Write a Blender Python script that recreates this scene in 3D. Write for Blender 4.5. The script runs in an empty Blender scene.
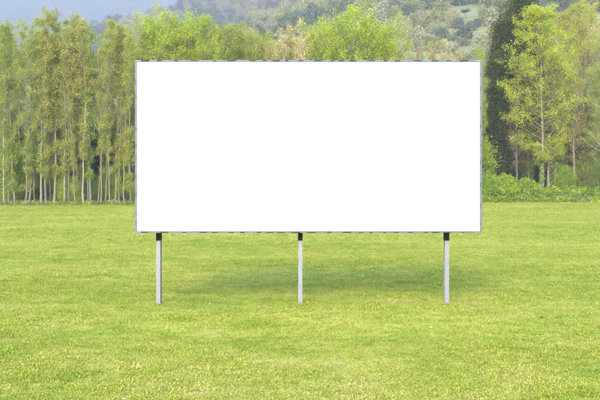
import bpy, math, random
import numpy as np
from mathutils import Vector

sc = bpy.context.scene
COL = sc.collection
R = math.radians

# ------------------------------------------------------------------ camera
CAM_H = 2.15
HOR = 183.0            # horizon row of the 600x400 photograph
FPX = 1000.0           # focal length in photograph pixels
cam = bpy.data.cameras.new('camera')
cam.sensor_width = 36.0
cam.lens = 36.0 * FPX / 600.0
cam.shift_y = -(200.0 - HOR) / 600.0
cam.clip_end = 6000
camo = bpy.data.objects.new('camera', cam)
camo.location = (0, 0, CAM_H)
camo.rotation_euler = (R(90), 0, 0)
COL.objects.link(camo)
sc.camera = camo

# ------------------------------------------------------------------ light
SUN_EL, SUN_AZ = R(27), R(191)          # azimuth clockwise from +Y: behind the camera, a little left
w = bpy.data.worlds.new('World'); sc.world = w; w.use_nodes = True
nt = w.node_tree; nt.nodes.clear()
sky = nt.nodes.new('ShaderNodeTexSky'); sky.sky_type = 'NISHITA'; sky.sun_disc = False
sky.sun_elevation = SUN_EL; sky.sun_rotation = SUN_AZ
sky.dust_density = 0.6
bg = nt.nodes.new('ShaderNodeBackground'); bg.inputs['Strength'].default_value = 0.15
wo = nt.nodes.new('ShaderNodeOutputWorld')
nt.links.new(sky.outputs[0], bg.inputs[0]); nt.links.new(bg.outputs[0], wo.inputs[0])

sl = bpy.data.lights.new('sun', 'SUN')
sl.energy = 0.65; sl.angle = R(15.0); sl.color = (1.0, 0.90, 0.70)
so = bpy.data.objects.new('sun', sl)
tosun = Vector((math.sin(SUN_AZ) * math.cos(SUN_EL), math.cos(SUN_AZ) * math.cos(SUN_EL), math.sin(SUN_EL)))
so.rotation_euler = tosun.to_track_quat('Z', 'Y').to_euler()
so.location = (-20, -40, 60)
COL.objects.link(so)

sc.view_settings.view_transform = 'Standard'
sc.view_settings.look = 'None'
sc.view_settings.gamma = 1.0
sc.view_settings.use_curve_mapping = False
sc.view_settings.exposure = 3.87
cy = sc.cycles
cy.max_bounces = 6; cy.diffuse_bounces = 3; cy.glossy_bounces = 2; cy.transmission_bounces = 3
cy.volume_bounces = 1; cy.transparent_max_bounces = 4
cy.use_denoising = True

# ------------------------------------------------------------------ helpers
def X(px, Y): return (px - 300.0) / FPX * Y
def Zp(py, Y): return CAM_H - (py - HOR) / FPX * Y
def sstep(a, b, v):
    t = np.clip((np.asarray(v, float) - a) / (b - a), 0, 1); return t * t * (3 - 2 * t)

def tag(o, label=None, cat=None, group=None, kind=None):
    if label: o['label'] = label
    if cat: o['category'] = cat
    if group: o['group'] = group
    if kind: o['kind'] = kind
    return o

def mesh_np(name, parts, mats):
    """parts: list of (verts Nx3, faces Mxk, material index); one mesh."""
    V, loops, starts, mi, off, ls = [], [], [], [], 0, 0
    for v, f, m in parts:
        v = np.asarray(v, np.float32).reshape(-1, 3); f = np.asarray(f, np.int64)
        if len(f) == 0: continue
        k = f.shape[1]
        V.append(v); loops.append((f + off).ravel())
        starts.append(ls + np.arange(len(f)) * k); mi.append(np.full(len(f), m))
        off += len(v); ls += f.size
    V = np.concatenate(V); loops = np.concatenate(loops); starts = np.concatenate(starts); mi = np.concatenate(mi)
    me = bpy.data.meshes.new(name)
    me.vertices.add(len(V)); me.vertices.foreach_set('co', V.ravel())
    me.loops.add(len(loops)); me.loops.foreach_set('vertex_index', loops.astype(np.int32))
    me.polygons.add(len(starts)); me.polygons.foreach_set('loop_start', starts.astype(np.int32))
    me.polygons.foreach_set('material_index', mi.astype(np.int32))
    for m in mats: me.materials.append(m)
    me.update(calc_edges=True); me.validate()
    return me

def smooth(me):
    me.polygons.foreach_set('use_smooth', np.ones(len(me.polygons), bool)); return me

def obj(name, me, parent=None, loc=(0, 0, 0), color=None):
    o = bpy.data.objects.new(name, me); COL.objects.link(o)
    o.location = loc
    if parent: o.parent = parent
    if color: o.color = (*color, 1)
    return o

def empty(name, loc=(0, 0, 0), rz=0, s=1.0):
    o = bpy.data.objects.new(name, None); COL.objects.link(o)
    o.empty_display_size = 0.3
    o.location = loc; o.rotation_euler = (0, 0, rz)
    o.scale = (s, s, s) if np.isscalar(s) else s
    return o

def tubes(P, rad, sides=5):
    """P (B,N,3) polylines, rad (B,N) -> verts, quads"""
    P = np.asarray(P, float); B, N, _ = P.shape
    T = np.gradient(P, axis=1); T /= np.linalg.norm(T, axis=2, keepdims=True) + 1e-9
    ref = np.where(np.abs(T[..., 2:3]) > 0.9, np.array([1., 0, 0]), np.array([0, 0, 1.]))
    U = np.cross(T, ref); U /= np.linalg.norm(U, axis=2, keepdims=True) + 1e-9
    W = np.cross(T, U)
    a = np.arange(sides) * 2 * np.pi / sides
    ring = U[:, :, None, :] * np.cos(a)[None, None, :, None] + W[:, :, None, :] * np.sin(a)[None, None, :, None]
    V = P[:, :, None, :] + ring * np.asarray(rad)[:, :, None, None]
    idx = np.arange(B * N * sides).reshape(B, N, sides)
    a0 = idx[:, :-1, :]; a1 = idx[:, 1:, :]
    F = np.stack([a0, np.roll(a0, -1, 2), np.roll(a1, -1, 2), a1], -1).reshape(-1, 4)
    return V.reshape(-1, 3), F

def leaf_quads(C, size, rng, up=0.35, aspect=0.6):
    """little pointed leaves (rhombus quads) at the centres C"""
    n = len(C)
    N = rng.normal(size=(n, 3)); N[:, 2] += up * 2; N /= np.linalg.norm(N, axis=1, keepdims=True)
    A = rng.normal(size=(n, 3)); A -= N * (A * N).sum(1, keepdims=True); A /= np.linalg.norm(A, axis=1, keepdims=True)
    Bv = np.cross(N, A)
    s = (size * rng.uniform(0.55, 1.35, n))[:, None]
    bend = N * s * rng.uniform(-0.12, 0.12, n)[:, None]
    V = np.stack([C - A * s * .5, C + Bv * s * aspect * .5 + bend, C + A * s * .5, C - Bv * s * aspect * .5 + bend], 1)
    return V.reshape(-1, 3), np.arange(n * 4).reshape(n, 4)

def along(P, rng, n, lo, hi):
    """n random points on each polyline -> pts (B,n,3), tangents, s (B,n)"""
    B, N, _ = P.shape
    s = np.sort(rng.uniform(lo, hi, (B, n)), axis=1)
    f = np.clip(s * (N - 1), 0, N - 1 - 1e-6); i = f.astype(int); t = (f - i)[..., None]
    b = np.arange(B)[:, None]
    p0 = P[b, i]; p1 = P[b, i + 1]
    T = p1 - p0; T /= np.linalg.norm(T, axis=2, keepdims=True) + 1e-9
    return p0 * (1 - t) + p1 * t, T, s

def grow(base, d0, L, npts, rng, curve=0.25, lift=0.0):
    """branches from base (B,3) in direction d0, length L"""
    B = len(base); P = np.zeros((B, npts, 3)); P[:, 0] = base; d = d0.copy()
    for k in range(1, npts):
        d = d + rng.normal(size=(B, 3)) * curve / npts + np.array([0, 0, lift / npts])
        d /= np.linalg.norm(d, axis=1, keepdims=True)
        P[:, k] = P[:, k - 1] + d * (L / (npts - 1))[:, None]
    return P

# ------------------------------------------------------------------ materials
class NT:
    def __init__(s, name):
        s.m = bpy.data.materials.new(name); s.m.use_nodes = True
        s.t = s.m.node_tree; s.t.nodes.clear()
        s.out = s.t.nodes.new('ShaderNodeOutputMaterial')
    def n(s, kind, **kw):
        nd = s.t.nodes.new(kind)
        for k, v in kw.items():
            if k.startswith('in_'): nd.inputs[k[3:].replace('_', ' ')].default_value = v
            else: setattr(nd, k, v)
        return nd
    def l(s, a, b): s.t.links.new(a, b)
    def math(s, op, a, b=None):
        nd = s.n('ShaderNodeMath', operation=op)
        for i, v in enumerate((a, b)):
            if v is None: continue
            if hasattr(v, 'links'): s.l(v, nd.inputs[i])
            else: nd.inputs[i].default_value = v
        return nd.outputs[0]
    def noise(s, vec, scale, detail=4, rough=0.6):
        nd = s.n('ShaderNodeTexNoise'); nd.inputs['Scale'].default_value = scale
        nd.inputs['Detail'].default_value = detail; nd.inputs['Roughness'].default_value = rough
        if vec is not None: s.l(vec, nd.inputs['Vector'])
        return nd.outputs['Fac']
    def ramp(s, fac, stops):
        nd = s.n('ShaderNodeValToRGB'); cr = nd.color_ramp
        while len(cr.elements) < len(stops): cr.elements.new(0.5)
        for e, (p, c) in zip(cr.elements, stops): e.position = p; e.color = (*c, 1)
        s.l(fac, nd.inputs[0]); return nd.outputs['Color']
    def mix(s, fac, a, b, mode='MIX'):
        nd = s.n('ShaderNodeMix', data_type='RGBA', blend_type=mode)
        for v, i in ((fac, 0), (a, 6), (b, 7)):
            if hasattr(v, 'links'): s.l(v, nd.inputs[i])
            elif i == 0: nd.inputs[0].default_value = v
            else: nd.inputs[i].default_value = (*v, 1)
        return nd.outputs[2]

def mat_leaf(name, trans=0.5, rough=0.6, spread=0.35, fixed=None, spec=0.12):
    """leaf colour comes from the object's own colour, varied leaf by leaf"""
    t = NT(name)
    geo = t.n('ShaderNodeNewGeometry'); oi = t.n('ShaderNodeObjectInfo')
    rnd = geo.outputs['Random Per Island']
    hsv = t.n('ShaderNodeHueSaturation')
    if fixed: hsv.inputs['Color'].default_value = (*fixed, 1)
    else: t.l(oi.outputs['Color'], hsv.inputs['Color'])
    # clumps of leaves differ a little in age and colour
    pn = t.noise(geo.outputs['Position'], 0.55, 3)
    t.l(t.math('ADD', t.math('MULTIPLY', rnd, 0.05), t.math('ADD', t.math('MULTIPLY', pn, -0.07), 0.51)), hsv.inputs['Hue'])
    r2 = t.math('FRACT', t.math('MULTIPLY', rnd, 37.7))
    vn = t.noise(geo.outputs['Position'], 1.1, 2)
    t.l(t.math('MULTIPLY', t.math('ADD', t.math('MULTIPLY', r2, 2 * spread), 1 - spread), t.math('ADD', t.math('MULTIPLY', vn, 1.0), 0.5)), hsv.inputs['Value'])
    t.l(t.math('ADD', t.math('MULTIPLY', t.math('FRACT', t.math('MULTIPLY', rnd, 91.3)), 0.25), 0.9), hsv.inputs['Saturation'])
    c = hsv.outputs[0]
    p = t.n('ShaderNodeBsdfPrincipled'); p.inputs['Roughness'].default_value = rough
    p.inputs['Specular IOR Level'].default_value = spec
    t.l(c, p.inputs['Base Color'])
    tr = t.n('ShaderNodeBsdfTranslucent')
    t.l(t.mix(1.0, c, (1.1, 1.15, 0.7), 'MULTIPLY'), tr.inputs['Color'])
    mx = t.n('ShaderNodeMixShader'); mx.inputs[0].default_value = trans
    t.l(p.outputs[0], mx.inputs[1]); t.l(tr.outputs[0], mx.inputs[2])
    t.l(mx.outputs[0], t.out.inputs[0])
    return t.m

def mat_bark(name, dark, light, green=None):
    t = NT(name)
    tc = t.n('ShaderNodeTexCoord'); mp = t.n('ShaderNodeMapping'); mp.inputs['Scale'].default_value = (3, 3, 0.7)
    t.l(tc.outputs['Object'], mp.inputs[0])
    oi = t.n('ShaderNodeObjectInfo')
    c = t.ramp(t.noise(mp.outputs[0], 3.0, 6, .7), [(0.3, dark), (0.7, light)])
    if green:
        c = t.mix(t.ramp(t.noise(mp.outputs[0], 1.1, 4), [(0.45, (0, 0, 0)), (0.65, (.8, .8, .8))]), c, green)
    hsv = t.n('ShaderNodeHueSaturation'); t.l(c, hsv.inputs['Color'])
    t.l(t.math('ADD', t.math('MULTIPLY', oi.outputs['Random'], 0.6), 0.7), hsv.inputs['Value'])
    p = t.n('ShaderNodeBsdfPrincipled'); p.inputs['Roughness'].default_value = 0.9
    p.inputs['Specular IOR Level'].default_value = 0.15
    t.l(hsv.outputs[0], p.inputs['Base Color'])
    b = t.n('ShaderNodeBump'); b.inputs['Strength'].default_value = 0.6; b.inputs['Distance'].default_value = 0.03
    t.l(t.noise(mp.outputs[0], 9.0, 5, .7), b.inputs['Height']); t.l(b.outputs[0], p.inputs['Normal'])
    t.l(p.outputs[0], t.out.inputs[0]); return t.m

GRASS_STOPS = [(0.30, (0.090, 0.128, 0.008)), (0.42, (0.143, 0.176, 0.012)), (0.55, (0.196, 0.212, 0.020)),
               (0.68, (0.240, 0.222, 0.040)), (0.80, (0.31, 0.255, 0.10))]
def grass_colour(t, pos, blade=None):
    """patchy meadow colour: lusher and drier patches, stretched along x as mown swaths"""
    mp = t.n('ShaderNodeMapping'); mp.inputs['Scale'].default_value = (0.75, 1.0, 0.75)
    t.l(pos, mp.inputs[0])
    a = t.noise(mp.outputs[0], 0.16, 3, .55)
    b = t.noise(mp.outputs[0], 1.3, 4, .7)
    c = t.noise(pos, 4.5, 3, .6)
    f = t.math('ADD', t.math('MULTIPLY', a, 0.46), t.math('ADD', t.math('MULTIPLY', b, 0.64), t.math('MULTIPLY', c, 0.30)))
    f = t.math('SUBTRACT', f, 0.175)
    # the nearest meadow is drier and yellower (worn ground by the path)
    sx = t.n('ShaderNodeSeparateXYZ'); t.l(pos, sx.inputs[0])
    mr = t.n('ShaderNodeMapRange'); mr.inputs[1].default_value = 8; mr.inputs[2].default_value = 17
    mr.inputs[3].default_value = 0.05; mr.inputs[4].default_value = 0.0; t.l(sx.outputs[1], mr.inputs[0])
    f = t.math('ADD', f, mr.outputs[0])
    if blade is not None:
        f = t.math('ADD', f, t.math('MULTIPLY', t.math('SUBTRACT', blade, 0.5), 0.40))
    return t.ramp(f, GRASS_STOPS)

def mat_grass_blade():
    t = NT('grass_blade'); geo = t.n('ShaderNodeNewGeometry')
    oi = t.n('ShaderNodeObjectInfo')
    bl = t.math('FRACT', t.math('ADD', geo.outputs['Random Per Island'], oi.outputs['Random']))
    c = grass_colour(t, geo.outputs['Position'], bl)
    hsv = t.n('ShaderNodeHueSaturation'); t.l(c, hsv.inputs['Color'])
    t.l(t.math('ADD', t.math('MULTIPLY', t.math('FRACT', t.math('MULTIPLY', bl, 17.3)), 0.55), 0.72), hsv.inputs['Value'])
    p = t.n('ShaderNodeBsdfPrincipled'); p.inputs['Roughness'].default_value = 0.6; p.inputs['Specular IOR Level'].default_value = 0.15
    t.l(hsv.outputs[0], p.inputs['Base Color'])
    tr = t.n('ShaderNodeBsdfTranslucent'); t.l(hsv.outputs[0], tr.inputs['Color'])
    mx = t.n('ShaderNodeMixShader'); mx.inputs[0].default_value = 0.35
    t.l(p.outputs[0], mx.inputs[1]); t.l(tr.outputs[0], mx.inputs[2]); t.l(mx.outputs[0], t.out.inputs[0]); return t.m

def mat_ground():
    t = NT('meadow_ground'); geo = t.n('ShaderNodeNewGeometry'); pos = geo.outputs['Position']
    g = grass_colour(t, pos)
    g = t.mix(1.0, g, (0.85, 0.85, 0.8), 'MULTIPLY')
    soil = t.ramp(t.noise(pos, 1.6, 6, .7), [(0.3, (0.025, 0.024, 0.012)), (0.5, (0.06, 0.05, 0.028)), (0.72, (0.07, 0.085, 0.025))])
    sx = t.n('ShaderNodeSeparateXYZ'); t.l(pos, sx.inputs[0])
    # the wood's floor begins behind the meadow edge, farther back on the right
    mr = t.n('ShaderNodeMapRange'); mr.interpolation_type = 'SMOOTHSTEP'
    mr.inputs[1].default_value = 2; mr.inputs[2].default_value = 16; mr.inputs[3].default_value = 93.0; mr.inputs[4].default_value = 109.5
    t.l(sx.outputs[0], mr.inputs[0])
    d = t.math('SUBTRACT', sx.outputs[1], mr.outputs[0])
    d = t.math('ADD', d, t.math('MULTIPLY', t.math('SUBTRACT', t.noise(pos, 0.5, 3), 0.5), 2.0))
    k = t.n('ShaderNodeMapRange'); k.inputs[1].default_value = 0.0; k.inputs[2].default_value = 1.2; t.l(d, k.inputs[0])
    c = t.mix(k.outputs[0], g, soil)
    p = t.n('ShaderNodeBsdfPrincipled'); p.inputs['Roughness'].default_value = 0.95; p.inputs['Specular IOR Level'].default_value = 0.1
    t.l(c, p.inputs['Base Color'])
    b = t.n('ShaderNodeBump'); b.inputs['Strength'].default_value = 0.8; b.inputs['Distance'].default_value = 0.04
    t.l(t.noise(pos, 14, 5, .7), b.inputs['Height']); t.l(b.outputs[0], p.inputs['Normal'])
    t.l(p.outputs[0], t.out.inputs[0]); return t.m

def mat_hill(name, stops, s1=0.03):
    t = NT(name); geo = t.n('ShaderNodeNewGeometry'); pos = geo.outputs['Position']
    f = t.math('ADD', t.math('MULTIPLY', t.noise(pos, s1, 4), 0.6), t.math('MULTIPLY', t.noise(pos, s1 * 8, 5, .7), 0.4))
    c = t.ramp(f, stops)
    p = t.n('ShaderNodeBsdfPrincipled'); p.inputs['Roughness'].default_value = 0.95; p.inputs['Specular IOR Level'].default_value = 0.1
    t.l(c, p.inputs['Base Color']); t.l(p.outputs[0], t.out.inputs[0]); return t.m

def mat_galv(name, base=(0.062, 0.066, 0.074), metal=0.0, rough=0.5):
    t = NT(name); tc = t.n('ShaderNodeTexCoord')
    v = t.n('ShaderNodeTexVoronoi'); v.inputs['Scale'].default_value = 26; t.l(tc.outputs['Object'], v.inputs['Vector'])
    n = t.noise(tc.outputs['Object'], 5, 5, .7)
    f = t.math('ADD', t.math('MULTIPLY', v.outputs['Color'], 0.35), t.math('MULTIPLY', n, 0.6))
    c = t.ramp(f, [(0.2, tuple(b * .6 for b in base)), (0.55, base), (0.85, tuple(min(1, b * 1.25) for b in base))])
    p = t.n('ShaderNodeBsdfPrincipled'); p.inputs['Metallic'].default_value = metal
    t.l(c, p.inputs['Base Color'])
    t.l(t.math('ADD', t.math('MULTIPLY', n, 0.3), rough - 0.15), p.inputs['Roughness'])
    t.l(p.outputs[0], t.out.inputs[0]); return t.m

def mat_panel():
    t = NT('white_panel'); tc = t.n('ShaderNodeTexCoord')
    n = t.noise(tc.outputs['Object'], 1.3, 4, .6)
    c = t.ramp(n, [(0.2, (0.80, 0.80, 0.80)), (0.8, (0.84, 0.84, 0.84))])
    p = t.n('ShaderNodeBsdfPrincipled'); p.inputs['Roughness'].default_value = 0.4; p.inputs['Specular IOR Level'].default_value = 0.4
    t.l(c, p.inputs['Base Color']); t.l(p.outputs[0], t.out.inputs[0]); return t.m

def mat_plain(name, c, rough=0.7, metal=0.0):
    t = NT(name); tc = t.n('ShaderNodeTexCoord')
    n = t.noise(tc.outputs['Object'], 20, 4, .6)
    cc = t.ramp(n, [(0.3, tuple(v * .8 for v in c)), (0.7, tuple(min(1, v * 1.2) for v in c))])
    p = t.n('ShaderNodeBsdfPrincipled'); p.inputs['Roughness'].default_value = rough; p.inputs['Metallic'].default_value = metal; p.inputs['Specular IOR Level'].default_value = 0.15
    t.l(cc, p.inputs['Base Color']); t.l(p.outputs[0], t.out.inputs[0]); return t.m

M_LEAF = mat_leaf('spring_leaf')
M_LEAFD = mat_leaf('evergreen_leaf', trans=0.15, rough=0.8, spread=0.3, spec=0.03)
M_BARK = mat_bark('pale_bark', (0.055, 0.047, 0.035), (0.135, 0.115, 0.085))
M_BARK_D = mat_bark('brown_bark', (0.07, 0.055, 0.04), (0.19, 0.15, 0.11), (0.05, 0.065, 0.02))
M_TWIG = mat_bark('twig_bark', (0.09, 0.075, 0.035), (0.17, 0.135, 0.065))
M_TAN = mat_bark('tan_twig_bark', (0.16, 0.12, 0.06), (0.30, 0.23, 0.12))
M_GROUND = mat_ground(); M_BLADE = mat_grass_blade()
M_GALV = mat_galv('galvanised_steel')
M_ALU = mat_galv('aluminium_trim', (0.020, 0.027, 0.042), 0.0, 0.6)
M_REFL_BOLT = mat_plain('dark_reflection_and_bolt', (0.008, 0.011, 0.016), 0.8, 0.0)  # paints the dark reflections on the frame; the bolts share it
M_SLEEVE = mat_plain('dark_green_sleeve', (0.0025, 0.005, 0.004), 0.9)
M_PANEL = mat_panel()

# ------------------------------------------------------------------ terrain
RS = np.random.default_rng(7)
def vnoise(x, y, scale, seed, octs=3):
    """smooth value noise"""
    x = np.asarray(x, float) / scale; y = np.asarray(y, float) / scale
    tot = 0; amp = 1; sm = 0
    for o in range(octs):
        xi = np.floor(x).astype(np.int64); yi = np.floor(y).astype(np.int64)
        fx = x - xi; fy = y - yi; fx = fx * fx * (3 - 2 * fx); fy = fy * fy * (3 - 2 * fy)
        def h(a, b):
            n = (a * 374761393 + b * 668265263 + (seed + o) * 974634617) & 0x7fffffff
            n = ((n ^ (n >> 13)) * 1274126177) & 0x7fffffff
            return ((n ^ (n >> 16)) & 0xffff) / 65535.0
        v = (h(xi, yi) * (1 - fx) + h(xi + 1, yi) * fx) * (1 - fy) + (h(xi, yi + 1) * (1 - fx) + h(xi + 1, yi + 1) * fx) * fy
        tot = tot + (v - .5) * amp; sm += amp; amp *= .5; x = x * 2.03 + 11.7; y = y * 2.03 + 5.3
    return tot / sm * 2

def edge_y(x):
    return 93.0 + 16.5 * sstep(2, 16, x) + 0.9 * vnoise(x, np.zeros_like(np.asarray(x, float)), 4.0, 101)

def ground_z(x, y):
    x = np.asarray(x, float); y = np.asarray(y, float)
    z = 0.05 * vnoise(x, y, 9.0, 3, 2) * sstep(3, 9, np.abs(y - 17.3) + 3)
    z = z + 0.012 * vnoise(x, y, 0.9, 5, 2) * (y > 5) * (y < 60)
    e = edge_y(x)
    rgt = sstep(9, 19, x)
    bank = (1.15 + 0.35 * vnoise(x, y, 5, 8)) * sstep(0.6, 3.2, y - e) * rgt
    rise = np.clip(y - e - 3, 0, 120) * (0.035 * rgt + 0.012)
    return z + bank + rise

def axis_pts(segs):
    out = []
    for a, b, n in segs: out += list(np.linspace(a, b, n, endpoint=False))
    out.append(segs[-1][1]); return np.array(out)

def sheet(name, xs, ys, zf, mat):
    Xg, Yg = np.meshgrid(xs, ys); Zg = zf(Xg, Yg)
    V = np.stack([Xg, Yg, Zg], -1).reshape(-1, 3)
    i = np.arange(len(xs) * len(ys)).reshape(len(ys), len(xs))
    F = np.stack([i[:-1, :-1], i[:-1, 1:], i[1:, 1:], i[1:, :-1]], -1).reshape(-1, 4)
    o = obj(name, smooth(mesh_np(name, [(V, F, 0)], [mat]))); o['kind'] = 'structure'; return o

gx = axis_pts([(-1150, -120, 12), (-120, -45, 15), (-45, 45, 180), (45, 120, 15), (120, 1150, 12)])
gy = axis_pts([(-200, 0, 10), (0, 8, 8), (8, 30, 110), (30, 95, 65), (95, 130, 90), (130, 250, 20), (250, 2190, 20)])
sheet('ground', gx, gy, ground_z, M_GROUND)

# hills: crest heights are angles above the horizon, in metres at the crest distance
def crest(xs, hs):
    xs = np.array(xs, float); hs = np.array(hs, float)
    return lambda px: np.interp(px, xs, hs)
H1C = crest([-300, 0, 100, 200, 230, 250, 300, 335, 400, 480, 600, 900], [10, 30, 60, 112, 140, 156, 171, 184, 208, 222, 235, 260])
H2C = crest([-300, 0, 60, 110, 150, 172, 190, 215, 300, 400, 900], [70, 110, 138, 158, 163, 170, 178, 190, 205, 220, 240])
Y1, Y2, Y3 = 620.0, 1100.0, 2000.0
def hill1(x, y):
    px = 300 + x / Y1 * FPX
    t = np.clip((y - 160) / (Y1 - 160), 0, 1.6)
    c = H1C(px) / FPX * Y1
    prof = np.where(t < 1, 0.75 * t + 0.25 * sstep(0, 1, t), 1 - 0.3 * (t - 1))
    terr = 1.6 * np.sin(t * 26 + 3 * vnoise(x, y, 60, 31)) * sstep(0.15, 0.4, t) * (t < 1)
    return -0.3 + ground_z(x * 0 + 12, np.minimum(y, 135)) * 0 + (c + 3) * prof + 5 * vnoise(x, y, 45, 21) * sstep(0, .3, t) + terr * .5
def hill2(x, y):
    px = 300 + x / Y2 * FPX
    t = np.clip((y - 700) / (Y2 - 700), 0, 1.5)
    c = H2C(px) / FPX * Y2
    prof = np.where(t < 1, 0.85 * t + 0.15 * sstep(0, 1, t), 1 - 0.3 * (t - 1))
    return -0.4 + (c + 2) * prof + 9 * vnoise(x, y, 90, 41) * sstep(0, .4, t) * (1 - 0.7 * (t > .9))
def hill3(x, y):
    t = np.clip((y - 1150) / (Y3 - 1150), 0, 1.4)
    c = 402 + 14 * vnoise(x, y * 0, 300, 51)
    prof = np.where(t < 1, t, 1 - 0.4 * (t - 1))
    return -0.5 + c * prof + 22 * vnoise(x, y, 170, 61, 4) * sstep(0, .4, t) * (1 - sstep(.75, 1, t))
M_H1 = mat_hill('hillside_grass', [(0.3, (0.07, 0.075, 0.03)), (0.45, (0.10, 0.115, 0.040)), (0.6, (0.13, 0.125, 0.055)), (0.75, (0.09, 0.11, 0.04))])
M_H2 = mat_hill('ridge_scrub', [(0.3, (0.05, 0.06, 0.03)), (0.5, (0.10, 0.10, 0.05)), (0.7, (0.14, 0.13, 0.08))])
M_H3 = mat_hill('mountain_forest', [(0.3, (0.05, 0.07, 0.05)), (0.5, (0.07, 0.09, 0.06)), (0.7, (0.10, 0.10, 0.08))], 0.012)
sheet('hillside', np.linspace(-400, 440, 170), np.linspace(158, 860, 170), hill1, M_H1)
sheet('wooded_ridge', np.linspace(-640, 600, 140), np.linspace(698, 1400, 90), hill2, M_H2)
sheet('mountain', np.linspace(-1180, 1180, 170), np.linspace(1148, 2180, 90), hill3, M_H3)

# ------------------------------------------------------------------ geometry-node scattering (only for uncountable stuff)
def scatter(name, protos, pts, rot, scl, which, mats, label, cat):
    me = bpy.data.meshes.new(name)
    me.vertices.add(len(pts)); me.vertices.foreach_set('co', np.asarray(pts, np.float32).ravel())
    a = me.attributes.new('rot', 'FLOAT_VECTOR', 'POINT'); a.data.foreach_set('vector', np.asarray(rot, np.float32).ravel())
    a = me.attributes.new('scl', 'FLOAT_VECTOR', 'POINT'); a.data.foreach_set('vector', np.asarray(scl, np.float32).ravel())
    a = me.attributes.new('which', 'INT', 'POINT'); a.data.foreach_set('value', np.asarray(which, np.int32))
    for m in mats: me.materials.append(m)
    o = obj(name, me)
    g = bpy.data.node_groups.new(name + '_nodes', 'GeometryNodeTree')
    g.interface.new_socket('Geometry', in_out='INPUT', socket_type='NodeSocketGeometry')
    g.interface.new_socket('Geometry', in_out='OUTPUT', socket_type='NodeSocketGeometry')
    gi = g.nodes.new('NodeGroupInput'); go = g.nodes.new('NodeGroupOutput')
    mp = g.nodes.new('GeometryNodeMeshToPoints')
    g.links.new(gi.outputs[0], mp.inputs[0])
    def attr(n, t):
        nd = g.nodes.new('GeometryNodeInputNamedAttribute'); nd.data_type = t; nd.inputs['Name'].default_value = n; return nd.outputs[0]
    ro, sl_, wh = attr('rot', 'FLOAT_VECTOR'), attr('scl', 'FLOAT_VECTOR'), attr('which', 'INT')
    jn = g.nodes.new('GeometryNodeJoinGeometry')
    for k, p in enumerate(protos):
        oi = g.nodes.new('GeometryNodeObjectInfo'); oi.inputs['Object'].default_value = p; oi.inputs['As Instance'].default_value = True
        cmpn = g.nodes.new('FunctionNodeCompare'); cmpn.data_type = 'INT'; cmpn.operation = 'EQUAL'
        g.links.new(wh, [s for s in cmpn.inputs if s.type == 'INT'][0]); [s for s in cmpn.inputs if s.type == 'INT'][1].default_value = k
        ip = g.nodes.new('GeometryNodeInstanceOnPoints')
        g.links.new(mp.outputs[0], ip.inputs['Points']); g.links.new(cmpn.outputs[0], ip.inputs['Selection'])
        g.links.new(oi.outputs['Geometry'], ip.inputs['Instance'])
        g.links.new(ro, ip.inputs['Rotation']); g.links.new(sl_, ip.inputs['Scale'])
        g.links.new(ip.outputs[0], jn.inputs[0])
    g.links.new(jn.outputs[0], go.inputs[0])
    md = o.modifiers.new('scatter', 'NODES'); md.node_group = g
    return tag(o, label, cat, kind='stuff')

def proto(name, me):
    return bpy.data.objects.new(name, me)     # a source shape for scattering, not linked to the scene

# ------------------------------------------------------------------ billboard
BY = 17.3                      # distance of the panel's face
def box(x0, x1, y0, y1, z0, z1, bev=0.0):
    import bmesh
    bm = bmesh.new(); bmesh.ops.create_cube(bm, size=1)
    for v in bm.verts:
        v.co = Vector((x0 + (v.co.x + .5) * (x1 - x0), y0 + (v.co.y + .5) * (y1 - y0), z0 + (v.co.z + .5) * (z1 - z0)))
    if bev: bmesh.ops.bevel(bm, geom=bm.edges[:], offset=bev, segments=2, affect='EDGES')
    return bm
def part(name, bm, mat, parent):
    me = bpy.data.meshes.new(name); bm.to_mesh(me); bm.free(); me.materials.append(mat)
    return obj(name, me, parent)
def join(bms):
    import bmesh
    b = bmesh.new()
    for q in bms:
        m = bpy.data.meshes.new('t'); q.to_mesh(m); q.free(); b.from_mesh(m); bpy.data.meshes.remove(m)
    return b
pl, pr, pt, pb = X(135, BY), X(482, BY), Zp(60, BY), Zp(233, BY)
bb = empty('billboard', (0, BY, 0))
tag(bb, 'blank white billboard with thin metal frame standing on three galvanised posts in the meadow', 'billboard')
TH = 0.16                     # depth of the panel
FR = 0.036
part('panel', box(pl + FR + .002, pr - FR - .002, 0.006, TH, pb + FR + .002, pt - FR - .002, 0.003), M_PANEL, bb)
rails = [(pl, pr, pb, pb + FR), (pl, pr, pt - FR, pt), (pl, pl + FR, pb + FR + .001, pt - FR - .001), (pr - FR, pr, pb + FR + .001, pt - FR - .001)]
rr = random.Random(5)
for k, (a, b, c, d) in enumerate(rails):
    f = part('frame_bar', box(a, b, 0.0, TH + .004, c, d, 0.004), M_ALU, bb)
    # dark reflections in the trim's metal, put in as thin dark bars
    p = (a if k < 2 else c) + 0.1; end = (b if k < 2 else d) - 0.2
    while p < end:
        ln = rr.uniform(0.05, 0.15)
        h = FR * rr.uniform(.38, .55)
        if k < 2: q = box(p, min(p + ln, end), -0.006, 0.02, c + (FR - h) * (1 if k == 1 else 0.1) * .9, c + (FR - h) * (1 if k == 1 else 0.1) * .9 + h, 0.003)
        else: q = box(a + .012, a + .012 + h * .5, -0.006, 0.02, p, min(p + ln * .6, end), 0.002)
        part('clip', q, M_REFL_BOLT, f)
        p += ln + rr.uniform(0.07, 0.26)
for cx_ in (pl, pr - .13):
    for cz_ in (pb, pt - .0215):
        part('corner_bracket', box(cx_ + .004, cx_ + .126, -.0045, -.0005, cz_ + .006, cz_ + .0155, .001), M_GALV, bb)
part('back_sheet', box(pl + .05, pr - .05, TH + .006, TH + .012, pb + .05, pt - .05), M_GALV, bb)
SET = 0.30                    # posts stand this far behind the face
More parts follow.
